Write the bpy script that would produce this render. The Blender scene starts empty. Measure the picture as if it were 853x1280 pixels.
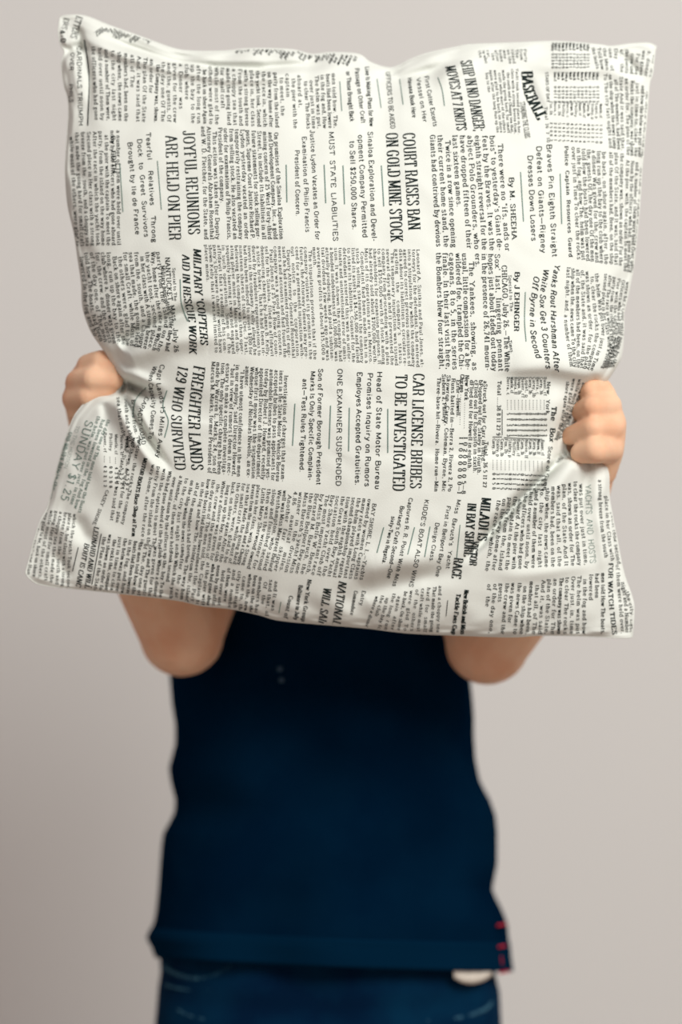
import bpy, bmesh, math, random
import numpy as np
from mathutils import Vector, Matrix

random.seed(7)
C = bpy.context.scene.collection
# ------------------------------------------------------------------ camera, world, lights, exposure
S = 0.0006            # metres per photo pixel in the pillow's plane
D = 2.0               # camera to pillow plane
ZC = 0.88
def P(px, py, y):     # photo pixel + real depth -> world point
    k = S * (D + y) / D
    return Vector(((px - 426.5) * k, y, ZC - (py - 640.0) * k))

scn = bpy.context.scene
cam_d = bpy.data.cameras.new('camera'); cam = bpy.data.objects.new('camera', cam_d); C.objects.link(cam)
cam.location = (0, -D, ZC); cam.rotation_euler = (math.pi / 2, 0, 0)
cam_d.sensor_fit = 'VERTICAL'; cam_d.sensor_height = 36.0
cam_d.lens = 36.0 * (D / S) / 1280.0
cam_d.dof.use_dof = True; cam_d.dof.focus_distance = D - 0.036; cam_d.dof.aperture_fstop = 1.75
cam_d.clip_start = 0.05
scn.camera = cam
w = bpy.data.worlds.new('world'); scn.world = w; w.use_nodes = True
w.node_tree.nodes['Background'].inputs[0].default_value = (1.0, 0.86, 0.82, 1)
w.node_tree.nodes['Background'].inputs[1].default_value = 0.37
def area(name, loc, target, size, power, col):
    l = bpy.data.lights.new(name, 'AREA'); l.shape = 'RECTANGLE'; l.size = size[0]; l.size_y = size[1]
    l.energy = power; l.color = col
    o = bpy.data.objects.new(name, l); C.objects.link(o); o.location = loc
    o.rotation_euler = (Vector(target) - Vector(loc)).to_track_quat('-Z', 'Y').to_euler()
    return o
area('window_light', (1.05, -1.78, 2.16), (0.05, 0.1, 0.95), (1.25, 1.1), 62, (0.985, 1.0, 0.955))
scn.view_settings.view_transform = 'Standard'; scn.view_settings.look = 'None'
scn.view_settings.gamma = 1.0; scn.view_settings.use_curve_mapping = False
scn.view_settings.exposure = 0.0

# ------------------------------------------------------------------ materials
def mat(name, col, rough=0.8, spec=0.3, noise=None, bump=None, sss=0.0, sheen=0.0, col2=None):
    m = bpy.data.materials.new(name); m.use_nodes = True
    nt = m.node_tree; b = nt.nodes['Principled BSDF']
    b.inputs['Base Color'].default_value = (*col, 1); b.inputs['Roughness'].default_value = rough
    b.inputs['Specular IOR Level'].default_value = spec
    tc = nt.nodes.new('ShaderNodeTexCoord')
    if noise:
        n = nt.nodes.new('ShaderNodeTexNoise'); n.inputs['Scale'].default_value = noise; n.inputs['Detail'].default_value = 5
        nt.links.new(tc.outputs['Object'], n.inputs['Vector'])
        r = nt.nodes.new('ShaderNodeMix'); r.data_type = 'RGBA'
        r.inputs[6].default_value = (*col, 1); r.inputs[7].default_value = (*(col2 or col), 1)
        rp = nt.nodes.new('ShaderNodeMapRange'); rp.inputs[1].default_value = 0.38; rp.inputs[2].default_value = 0.62
        nt.links.new(n.outputs['Fac'], rp.inputs[0]); nt.links.new(rp.outputs[0], r.inputs[0])
        nt.links.new(r.outputs[2], b.inputs['Base Color'])
    if bump:
        n2 = nt.nodes.new('ShaderNodeTexNoise'); n2.inputs['Scale'].default_value = bump[0]; n2.inputs['Detail'].default_value = 3
        nt.links.new(tc.outputs['Object'], n2.inputs['Vector'])
        bp = nt.nodes.new('ShaderNodeBump'); bp.inputs['Strength'].default_value = bump[1]; bp.inputs['Distance'].default_value = bump[2]
        nt.links.new(n2.outputs['Fac'], bp.inputs['Height']); nt.links.new(bp.outputs[0], b.inputs['Normal'])
    if sss:
        b.inputs['Subsurface Weight'].default_value = sss; b.inputs['Subsurface Radius'].default_value = (1.0, 0.35, 0.2)
        b.inputs['Subsurface Scale'].default_value = 0.008
    if sheen:
        b.inputs['Sheen Weight'].default_value = sheen; b.inputs['Sheen Roughness'].default_value = 0.5
    return m
M_wall = mat('painted_wall', (0.79, 0.775, 0.755), 0.9, 0.1, noise=1.2, col2=(0.78, 0.765, 0.75))
M_floor = mat('pale_floor', (0.42, 0.35, 0.31), 0.6, 0.3, noise=6, col2=(0.38, 0.32, 0.28))
M_cotton = mat('ivory_cotton', (0.745, 0.76, 0.715), 0.95, 0.05, bump=(900, 0.25, 0.0004))
M_cotton_back = mat('ivory_cotton_back', (0.76, 0.765, 0.71), 0.9, 0.12, bump=(900, 0.25, 0.0004))
M_ink = mat('newsprint_ink', (0.010, 0.018, 0.017), 0.85, 0.15)
M_ink_fade = mat('faded_green_ink', (0.16, 0.24, 0.21), 0.85, 0.15)
M_skin = mat('skin', (0.84, 0.53, 0.355), 0.6, 0.25, noise=30, col2=(0.79, 0.43, 0.27), sss=0.22)
M_shirt = mat('navy_jersey', (0.0008, 0.0115, 0.031), 0.95, 0.0, noise=14, col2=(0.0005, 0.0085, 0.025), bump=(700, 0.25, 0.0004))
M_hem = mat('navy_hem', (0.0009, 0.0145, 0.037), 0.95, 0.0, bump=(700, 0.25, 0.0004))
M_jeans = mat('blue_denim', (0.0008, 0.011, 0.036), 0.9, 0.03, noise=16, col2=(0.0012, 0.023, 0.058), bump=(650, 0.4, 0.0005))
M_stitch = mat('pale_denim_stitching', (0.03, 0.105, 0.16), 0.85, 0.2, noise=300, col2=(0.012, 0.055, 0.10))
M_red = mat('red_thread', (0.42, 0.012, 0.03), 0.7, 0.2)
M_tab = mat('white_cotton_tab', (0.72, 0.66, 0.58), 0.9, 0.1, bump=(500, 0.4, 0.0005))
M_hair = mat('brown_hair', (0.06, 0.03, 0.015), 0.6, 0.3, noise=60, col2=(0.09, 0.045, 0.02))
M_eye = mat('eye_white', (0.8, 0.8, 0.78), 0.2, 0.5)
M_iris = mat('iris', (0.05, 0.03, 0.02), 0.2, 0.5)
M_lip = mat('lips', (0.45, 0.16, 0.13), 0.5, 0.3)
M_button = mat('navy_button', (0.012, 0.045, 0.09), 0.4, 0.5)

# ------------------------------------------------------------------ helpers
def link_mesh(name, me, m, parent=None, smooth=True):
    o = bpy.data.objects.new(name, me); C.objects.link(o)
    if m: me.materials.append(m)
    if parent: o.parent = parent
    if smooth: me.polygons.foreach_set('use_smooth', [True] * len(me.polygons))
    return o
def from_np(name, v, f, m, parent=None, smooth=True):
    me = bpy.data.meshes.new(name); me.from_pydata([tuple(p) for p in v], [], [tuple(q) for q in f]); me.update()
    return link_mesh(name, me, m, parent, smooth)
def quads_np(me_name, V, F):      # fast quad mesh
    me = bpy.data.meshes.new(me_name)
    me.vertices.add(len(V)); me.vertices.foreach_set('co', np.asarray(V, dtype=np.float32).ravel())
    me.loops.add(F.size); me.loops.foreach_set('vertex_index', F.astype(np.int32).ravel())
    me.polygons.add(len(F)); me.polygons.foreach_set('loop_start', np.arange(0, F.size, 4, dtype=np.int32))
    me.polygons.foreach_set('loop_total', np.full(len(F), 4, dtype=np.int32))
    me.update(calc_edges=True); me.validate(); return me
def cr(pts, n):           # Catmull-Rom through points -> n samples per span
    p = np.array(pts, float); out = []
    q = np.vstack([2 * p[0] - p[1], p, 2 * p[-1] - p[-2]])
    for i in range(1, len(q) - 2):
        t = np.linspace(0, 1, n, endpoint=False)[:, None]
        a, b, c, d = q[i - 1], q[i], q[i + 1], q[i + 2]
        out.append(0.5 * ((2 * b) + (-a + c) * t + (2 * a - 5 * b + 4 * c - d) * t ** 2 + (-a + 3 * b - 3 * c + d) * t ** 3))
    out.append(p[-1:]); return np.vstack(out)

# ------------------------------------------------------------------ the setting
def quad(name, pts, m):
    o = from_np(name, pts, [tuple(range(len(pts)))], m, smooth=False); o['kind'] = 'structure'; return o
YW = 1.15
quad('wall_back', [(-3, YW, 0), (3, YW, 0), (3, YW, 2.7), (-3, YW, 2.7)], M_wall)
quad('floor', [(-3, -3.2, 0), (3, -3.2, 0), (3, YW, 0), (-3, YW, 0)], M_floor)
bm = bmesh.new(); bmesh.ops.create_cube(bm, size=1, matrix=Matrix.Translation((0, YW - 0.008, 0.04)) @ Matrix.Diagonal((6, 0.015, 0.08, 1)))
me = bpy.data.meshes.new('baseboard_back'); bm.to_mesh(me); o = link_mesh('baseboard_back', me, M_wall, smooth=False); o['kind'] = 'structure'

# ------------------------------------------------------------------ pillow surface
EDGE_T = [(75,22),(83,19.5),(106,20),(137,32),(176,46),(215,60),(240,64),(280,64),(311,61),(363,62),(389,68),(415,66),(448,68),(463,78),(485,85),(499,82),(512,75),(537,66),(571,59),(589,56),(640,54),(697,52),(749,56),(764,58),(788,55),(811,54),(821,58)]
EDGE_B = [(32,716),(35,721),(52,731),(105,737),(144,741),(220,750),(253,757),(290,761),(323,768),(349,775),(400,780),(459,785),(510,791),(575,794),(638,796),(677,794),(730,795),(786,797),(791,792)]
EDGE_L = [(75,22),(73,40),(76,56),(81,65),(77,80),(80,105),(85,122),(86,144),(83,190),(82,218),(85,256),(93,292),(98,326),(102,354),(104,385),(114,414),(130,438),(140,456),(150,474),(149,484),(138,491),(116,495),(98,513),(90,527),(80,555),(69,595),(60,633),(50,652),(42,678),(38,694),(34,708),(32,716)]
EDGE_R = [(821,58),(819,66),(816,92),(812,105),(809,143),(806,177),(803,208),(802,223),(799,267),(793,326),(789,350),(784,375),(780,392),(780,412),(777,444),(770,459),(760,474),(747,487),(734,508),(718,534),(708,556),(714,568),(738,573),(754,578),(761,592),(762,622),(767,651),(772,676),(780,716),(790,745),(793,762),(791,792)]
def edge(pts, axis):
    c = cr(pts, 12); l = np.r_[0, np.cumsum(np.hypot(*np.diff(c, axis=0).T))]
    # parameter: blend of the coordinate along the side and arc length, always increasing
    a = (c[:, axis] - c[0, axis]) / (c[-1, axis] - c[0, axis]); a = np.maximum.accumulate(a)
    t = 0.75 * a + 0.25 * l / l[-1]
    t = (t - t[0]) / (t[-1] - t[0]); t = t + np.arange(len(t)) * 1e-7; t /= t[-1]
    return t, c
ET, EB, EL, ER = edge(EDGE_T, 0), edge(EDGE_B, 0), edge(EDGE_L, 1), edge(EDGE_R, 1)
def ev(e, t): return np.stack([np.interp(t, e[0], e[1][:, 0]), np.interp(t, e[0], e[1][:, 1])], -1)
c00, c10, c01, c11 = [np.array(q, float) for q in (EDGE_T[0], EDGE_T[-1], EDGE_B[0], EDGE_B[-1])]
def coons(u, v):
    U = u[..., None]; V = v[..., None]
    # side wiggles die out quickly towards the middle
    wl = (1 - U); wr = U; wt = (1 - V); wb = V
    bil = wl * wt * c00 + wr * wt * c10 + wl * wb * c01 + wr * wb * c11
    return wt * ev(ET, u) + wb * ev(EB, u) + wl * ev(EL, v) + wr * ev(ER, v) - bil

def dseg(X, Y, poly):     # distance to polyline, arc fraction, signed side
    best = np.full(X.shape, 1e9); frac = np.zeros(X.shape); side = np.zeros(X.shape)
    p = np.array(poly, float); L = np.r_[0, np.cumsum(np.hypot(*np.diff(p, axis=0).T))]
    for i in range(len(p) - 1):
        d = p[i + 1] - p[i]; ll = d @ d
        t = np.clip(((X - p[i, 0]) * d[0] + (Y - p[i, 1]) * d[1]) / ll, 0, 1)
        dx = X - p[i, 0] - t * d[0]; dy = Y - p[i, 1] - t * d[1]; q = np.hypot(dx, dy)
        m = q < best; best = np.where(m, q, best); frac = np.where(m, (L[i] + t * math.sqrt(ll)) / L[-1], frac)
        side = np.where(m, np.sign(d[0] * dy - d[1] * dx), side)   # + = below a line drawn left to right
    return best, frac, side
# (polyline, kind, amplitude mm towards the camera, width px, taper at start, taper at end)
FOLDS = [
 ([(148,434),(172,418),(204,402),(232,391),(255,389),(276,396),(310,403),(350,418)], 'g', -7.0, 9, 0.05, 0.45),
 ([(150,452),(180,437),(215,425),(260,420),(310,428)], 'g', 6.0, 16, 0.1, 0.5),
 ([(120,402),(160,385),(205,372),(250,366)], 'g', 3.0, 18, 0.2, 0.5),
 ([(140,478),(160,482),(185,492),(208,500)], 'g', -15.0, 6.5, 0.0, 0.6),
 ([(142,462),(165,468),(190,478),(215,488)], 'g', 4.0, 7, 0.1, 0.6),
 ([(152,489),(165,512),(180,540),(200,570),(222,597)], 'g', -7.0, 5, 0.0, 0.5),
 ([(144,497),(152,520),(168,550),(190,580),(215,606)], 'g', 5.0, 8, 0.1, 0.5),
 ([(172,500),(178,530),(195,560)], 'g', 3.0, 7, 0.2, 0.6),
 ([(128,500),(134,520),(140,545)], 'g', -3.0, 6, 0.2, 0.7),
 ([(108,520),(116,545),(128,580),(150,640)], 'g', 3.5, 16, 0.3, 0.6),
 ([(90,640),(105,668),(130,690)], 'g', -3.5, 10, 0.3, 0.5),
 ([(60,640),(82,665),(88,700)], 'g', 2.5, 12, 0.3, 0.4),
 ([(62,690),(78,705),(84,728)], 'g', -3.0, 8, 0.3, 0.3),
 ([(225,600),(260,650),(310,690),(370,735)], 'g', 3.0, 26, 0.3, 0.4),
 ([(310,640),(345,668),(385,690)], 'g', -2.2, 16, 0.4, 0.4),
 ([(600,470),(640,467),(690,466),(730,473),(765,478)], 's', 7.5, 7, 0.45, 0.0),
 ([(790,362),(776,384),(760,402)], 'g', -3.5, 9, 0.2, 0.6),
 ([(745,478),(722,505),(706,535),(695,575)], 'g', -5.0, 9, 0.0, 0.5),
 ([(700,480),(690,520),(672,560)], 'g', 3.0, 16, 0.3, 0.6),
 ([(712,562),(690,585),(664,612),(640,636),(612,668),(588,694),(566,712)], 'g', -8.5, 6, 0.0, 0.4),
 ([(700,545),(670,582),(640,614),(606,648),(570,682)], 'g', 4.5, 13, 0.1, 0.4),
 ([(722,574),(700,604),(672,640),(640,672)], 'g', 4.0, 11, 0.1, 0.6),
 ([(736,578),(730,612),(724,650),(722,690)], 'g', -3.5, 8, 0.0, 0.7),
 ([(752,584),(750,620),(752,680),(762,740)], 'g', 3.0, 9, 0.1, 0.5),
 ([(420,762),(455,738),(500,726),(545,718),(590,708)], 'g', -5.0, 14, 0.3, 0.35),
 ([(420,700),(470,708),(520,702),(570,692)], 'g', 4.5, 20, 0.4, 0.4),
 ([(600,720),(660,718),(730,708),(770,700)], 'g', 2.2, 10, 0.4, 0.4),
 ([(116,38),(160,56),(210,72),(270,84),(330,86),(380,80),(440,80)], 'g', -6.0, 7, 0.15, 0.3),
 ([(100,46),(150,68),(210,86),(280,98),(320,98),(366,91),(425,88)], 'g', 4.0, 8, 0.1, 0.3),
 ([(82,64),(100,58),(118,62)], 'g', -6.0, 6, 0.0, 0.6),
 ([(95,30),(104,60),(112,100),(110,160)], 'g', -3.5, 5, 0.1, 0.6),
 ([(90,70),(92,110),(96,160)], 'g', 3.0, 7, 0.2, 0.5),
 ([(470,84),(500,97),(540,88),(575,74)], 'g', -5.0, 9, 0.3, 0.4),
 ([(540,110),(565,88),(600,76)], 'g', 3.0, 9, 0.4, 0.4),
 ([(640,78),(700,82),(760,86),(800,104)], 'g', 2.6, 10, 0.3, 0.1),
 ([(775,62),(790,84),(808,100)], 'g', -4.0, 7, 0.1, 0.2),
 ([(806,112),(790,150),(786,200)], 'g', -2.6, 9, 0.1, 0.5),
 ([(655,88),(668,120),(684,150)], 'g', -2.0, 7, 0.3, 0.3),
]
def vnoise(x, y, s):
    return np.sin(x / s * 1.7 + 1.3 * np.sin(y / s * 0.9 + s)) * np.sin(y / s * 1.3 + 1.1 * np.sin(x / s * 1.1 + 2 * s))
def surf(u, v, back=False):
    xy = coons(u, v); X = xy[..., 0]; Y = xy[..., 1]
    b = np.clip(4 * u * (1 - u), 0, 1) ** 0.62 * np.clip(4 * v * (1 - v), 0, 1) ** 0.60
    b = b * (1 + 0.08 * (v - 0.4))
    y0 = 0.030 - 0.020 * v + 0.006 * np.sin(3.0 * u)         # seam plane leans: the top edge is further back
    if back: return X, Y, y0 + 0.055 * b
    e = np.minimum(np.minimum(u, 1 - u), np.minimum(v, 1 - v)); fade = np.clip(e / 0.03, 0, 1) ; fade = fade * fade * (3 - 2 * fade)
    h = np.zeros(X.shape)
    for poly, kind, A, W, t0, t1 in FOLDS:
        p = np.array(poly); m = (X > p[:, 0].min() - 4 * W - 40) & (X < p[:, 0].max() + 4 * W + 40) & (Y > p[:, 1].min() - 4 * W - 40) & (Y < p[:, 1].max() + 4 * W + 40)
        if not m.any(): continue
        d, f, sd = dseg(X[m], Y[m], poly)
        tp = np.ones(d.shape)
        if t0: tp *= np.clip(f / t0, 0, 1)
        if t1: tp *= np.clip((1 - f) / t1, 0, 1)
        tp = tp * tp * (3 - 2 * tp)
        if kind == 'g': g = np.exp(-(d / W) ** 2)
        else:
            q = d * sd; g = 0.5 * (1 - np.tanh(q / W)) * np.exp(-(np.minimum(q, 0) / 42) ** 2)
        hh = np.zeros(X.shape); hh[m] = A * tp * g; h += hh
    h += 0.5 * vnoise(X, Y, 34) + 0.22 * vnoise(Y, X, 15)
    rim = np.exp(-(e / 0.03) ** 2)
    h += rim * 1.8 * np.sin(X / 9.0 + 2 * np.sin(Y / 14.0)) * np.clip(e / 0.008, 0, 1)
    return X, Y, y0 - 0.058 * b - 0.00155 * h * np.maximum(fade, rim * 0.7 * np.clip(e / 0.008, 0, 1))
def world_np(X, Y, y):
    k = S * (D + y) / D
    return np.stack([(X - 426.5) * k, y, ZC - (Y - 640.0) * k], -1)
pillow = bpy.data.objects.new('pillow', None); C.objects.link(pillow)
pillow.location = P(426, 790, 0.0)
pillow['label'] = 'ivory square pillow printed with black newspaper columns, held up before the child\'s face'
pillow['category'] = 'pillow'
def child_of(o, root): o.parent = root; o.matrix_parent_inverse = Matrix.Translation(-root.location)
NG = 460
tt = np.linspace(0, 1, NG); tt = 0.55 * tt + 0.45 * (0.5 - 0.5 * np.cos(np.pi * tt))
Ug, Vg = np.meshgrid(tt, tt)
idx = np.arange(NG * NG).reshape(NG, NG)
Fq = np.stack([idx[:-1, :-1], idx[1:, :-1], idx[1:, 1:], idx[:-1, 1:]], -1).reshape(-1, 4)
Xg, Yg, yg = surf(Ug, Vg)
front = link_mesh('front_panel', quads_np('front_panel', world_np(Xg, Yg, yg).reshape(-1, 3), Fq), M_cotton); child_of(front, pillow)
nb = 120; tb = np.linspace(0, 1, nb); tb = 0.55 * tb + 0.45 * (0.5 - 0.5 * np.cos(np.pi * tb)); Ub, Vb = np.meshgrid(tb, tb); ib = np.arange(nb * nb).reshape(nb, nb)
Xb, Yb, yb = surf(Ub, Vb, True)
back = link_mesh('back_panel', quads_np('back_panel', world_np(Xb, Yb, yb + 0.0004).reshape(-1, 3), np.stack([ib[:-1, :-1], ib[:-1, 1:], ib[1:, 1:], ib[1:, :-1]], -1).reshape(-1, 4)), M_cotton_back); child_of(back, pillow)
# sewn edge: a thin rounded ridge running round the outline
def tube(name, pts, r, m, parent=None, seg=8, closed=False, rz=1.0):
    pts = [Vector(p) for p in pts]; V = []; F = []; n = len(pts)
    for i, p in enumerate(pts):
        a = pts[(i - 1) % n] if closed or i > 0 else p; b = pts[(i + 1) % n] if closed or i < n - 1 else p
        t = (b - a).normalized(); s = t.cross(Vector((0, 1, 0)));
        if s.length < 1e-4: s = t.cross(Vector((1, 0, 0)))
        s.normalize(); q = s.cross(t)
        rr = r if not callable(r) else r(i / (n - 1))
        for k in range(seg):
            a_ = 2 * math.pi * k / seg; V.append(p + s * math.cos(a_) * rr + q * math.sin(a_) * rr * rz)
    for i in range(n if closed else n - 1):
        j = (i + 1) % n
        for k in range(seg):
            k2 = (k + 1) % seg; F.append((i * seg + k, i * seg + k2, j * seg + k2, j * seg + k))
    if not closed: F.append(tuple(range(seg))[::-1]); F.append(tuple((n - 1) * seg + k for k in range(seg)))
    o = from_np(name, V, F, m); 
    if parent: child_of(o, parent)
    return o
q = np.linspace(0, 1, 220)
ring = [(q, q * 0), (q * 0 + 1, q), (q[::-1], q * 0 + 1), (q * 0, q[::-1])]
pts = []
for a, b in ring:
    X, Y, y = surf(a, b); pts += [tuple(p) for p in world_np(X, Y, y)[:-1]]
seam = tube('sewn_edge', pts, 0.0005, M_cotton, pillow, 6, True)

# ------------------------------------------------------------------ newspaper lettering
G = {}
def g(ch, w, *st): G[ch] = (w / 100.0, [(s[0], np.array([[float(a) for a in p.split(',')] for p in s[1:].split()]) / 100.0) for s in st])
g('A',72,'l2,0 36,100 70,0','l14,36 58,36'); g('B',64,'l10,0 10,100','s10,100 40,100 54,90 54,66 40,54 10,54','s10,54 42,54 60,42 60,14 44,0 10,0')
g('C',66,'s60,74 54,92 36,100 16,88 6,50 16,12 36,0 54,8 61,28'); g('D',70,'l10,0 10,100','s10,100 38,100 58,84 64,50 58,16 38,0 10,0')
g('E',62,'l10,0 10,100','l10,100 54,100 54,80','l10,52 44,52','l10,0 56,0 56,22'); g('F',58,'l10,0 10,100','l10,100 54,100 54,78','l10,50 42,50')
g('G',72,'s60,76 54,92 36,100 16,88 6,50 16,12 36,0 52,6 60,16','l60,46 60,2','l42,46 72,46'); g('H',74,'l10,0 10,100','l64,0 64,100','l10,52 64,52')
g('I',24,'l12,0 12,100'); g('J',50,'s38,100 38,50 38,20 30,2 14,0 4,14 8,26','l26,100 50,100'); g('K',70,'l10,0 10,100','l60,100 12,42','l26,58 64,0')
g('L',58,'l10,100 10,0','l10,0 54,0 54,26'); g('M',88,'l10,0 10,100','l10,100 44,10 78,100','l78,100 78,0'); g('N',74,'l10,0 10,100','l10,100 64,0','l64,0 64,100')
g('O',72,'s36,100 14,88 6,50 14,12 36,0 58,12 66,50 58,88 36,100'); g('P',62,'l10,0 10,100','s10,100 42,100 58,90 58,60 42,48 10,48')
g('Q',72,'s36,100 14,88 6,50 14,12 36,0 58,12 66,50 58,88 36,100','l40,24 66,-12'); g('R',68,'l10,0 10,100','s10,100 42,100 56,90 56,62 42,52 10,52','s34,52 52,36 56,6 66,2')
g('S',58,'s50,76 44,94 28,100 12,92 8,74 20,58 40,46 52,26 44,6 28,0 12,6 6,26'); g('T',64,'l32,0 32,100','l4,78 4,100 60,100 60,78')
g('U',72,'s12,100 12,50 12,20 22,2 38,0 54,4 62,22 62,50 62,100','l2,100 22,100','l52,100 72,100'); g('V',70,'l2,100 36,0 68,100'); g('W',96,'l2,100 26,0 48,100 70,0 94,100')
g('X',70,'l4,100 66,0','l64,100 6,0'); g('Y',68,'l2,100 34,48 66,100','l34,48 34,0'); g('Z',60,'l8,80 8,100 54,100 6,0 56,0 56,22')
g('a',50,'s8,56 20,68 34,66 38,52 38,30 38,8 46,0','s38,40 20,36 8,26 8,8 20,-1 32,6 38,16'); g('b',54,'l10,0 10,100','s10,52 22,68 38,66 48,50 48,18 38,0 22,0 10,14')
g('c',48,'s42,54 34,66 22,68 8,54 6,34 10,10 24,0 36,2 44,14'); g('d',54,'l44,0 44,100','s44,52 32,68 18,66 6,50 6,18 16,0 32,0 44,14')
g('e',50,'s8,36 44,36 42,58 26,69 10,58 6,34 12,8 28,-1 44,12'); g('f',36,'s36,88 30,100 18,96 14,80 14,50 14,0','l2,66 30,66','l4,0 26,0')
g('g',52,'s22,68 8,60 8,38 22,28 36,36 38,58 22,68','s16,30 8,20 20,10 42,6 44,-14 28,-28 8,-22 8,-6 18,8','l38,62 50,68'); g('h',56,'l10,0 10,100','s10,50 22,66 38,68 44,54 44,24 44,0','l36,0 54,0')
g('i',26,'l12,0 12,67','l12,86 12,98'); g('j',26,'s14,67 14,20 14,-10 6,-28 -4,-26','l14,86 14,98'); g('k',54,'l10,0 10,100','l44,67 12,30','l22,40 48,0')
g('l',24,'l12,0 12,100'); g('m',82,'l10,0 10,67','s10,50 20,66 34,68 40,54 40,0','s40,50 50,66 64,68 70,54 70,0','l62,0 80,0','l32,0 48,0'); g('n',56,'l10,0 10,67','s10,50 22,66 38,68 44,54 44,24 44,0','l36,0 54,0')
g('o',52,'s26,69 10,58 6,34 10,10 26,-1 42,10 46,34 42,58 26,69'); g('p',54,'l10,-28 10,67','s10,52 22,68 38,66 48,50 48,18 38,0 22,0 10,14'); g('q',54,'l44,-28 44,67','s44,52 32,68 18,66 6,50 6,18 16,0 32,0 44,14')
g('r',40,'l10,0 10,67','s10,46 18,62 30,68 38,60'); g('s',44,'s38,54 32,67 20,69 8,60 10,46 24,38 38,26 38,8 24,-1 10,2 6,14'); g('t',34,'s14,92 14,60 14,16 20,0 32,6','l2,66 30,66')
g('u',56,'s10,67 10,40 10,14 18,0 30,0 44,16','l44,0 44,67','l2,67 12,67'); g('v',52,'l2,67 26,0 50,67'); g('w',74,'l2,67 20,0 36,67 52,0 72,67'); g('x',52,'l4,67 48,0','l46,67 4,0')
g('y',52,'l2,67 27,2','s50,67 34,20 22,-20 10,-28 2,-20'); g('z',46,'l6,52 6,67 40,67 6,0 42,0 42,16')
g('0',54,'s27,100 11,86 7,50 11,14 27,0 43,14 47,50 43,86 27,100'); g('1',36,'l18,0 18,100','l18,98 6,84'); g('2',52,'s8,76 14,94 28,100 42,90 42,70 26,40 8,4','l8,4 44,4 46,22')
g('3',50,'s8,82 18,98 32,98 42,80 36,60 22,54','s22,54 40,46 44,22 34,2 18,0 6,18'); g('4',54,'l38,0 38,100 6,30 50,30'); g('5',52,'l42,100 12,100 10,56','s10,56 28,64 44,46 42,16 26,0 8,8')
g('6',52,'s42,88 30,100 14,86 8,46 14,8 28,0 44,14 44,40 28,56 10,40'); g('7',48,'l6,80 6,98 44,98 20,0'); g('8',52,'s26,54 10,66 12,90 26,100 40,90 42,66 26,54','s26,54 8,40 8,12 26,0 44,12 44,40 26,54')
g('9',52,'s10,12 22,0 38,14 44,54 38,92 24,100 8,86 8,60 24,44 42,60'); g('.',22,'l11,0 11,13'); g(',',22,'l13,12 8,-14'); g("'",20,'l11,100 9,72'); g('"',34,'l10,100 9,72','l24,100 23,72')
g('-',34,'l4,36 30,36'); g('\u2014',84,'l2,38 82,38'); g(';',24,'l12,60 12,72','l14,12 9,-14'); g(':',24,'l12,58 12,70','l12,0 12,13'); g('?',48,'s8,78 14,96 28,100 42,88 40,68 26,50 24,28','l24,0 24,12')
g('$',54,'s46,74 40,90 26,96 12,88 10,72 22,58 38,46 46,28 40,8 26,3 12,8 6,24','l27,-10 27,110'); g('/',40,'l4,0 36,100')

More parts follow.
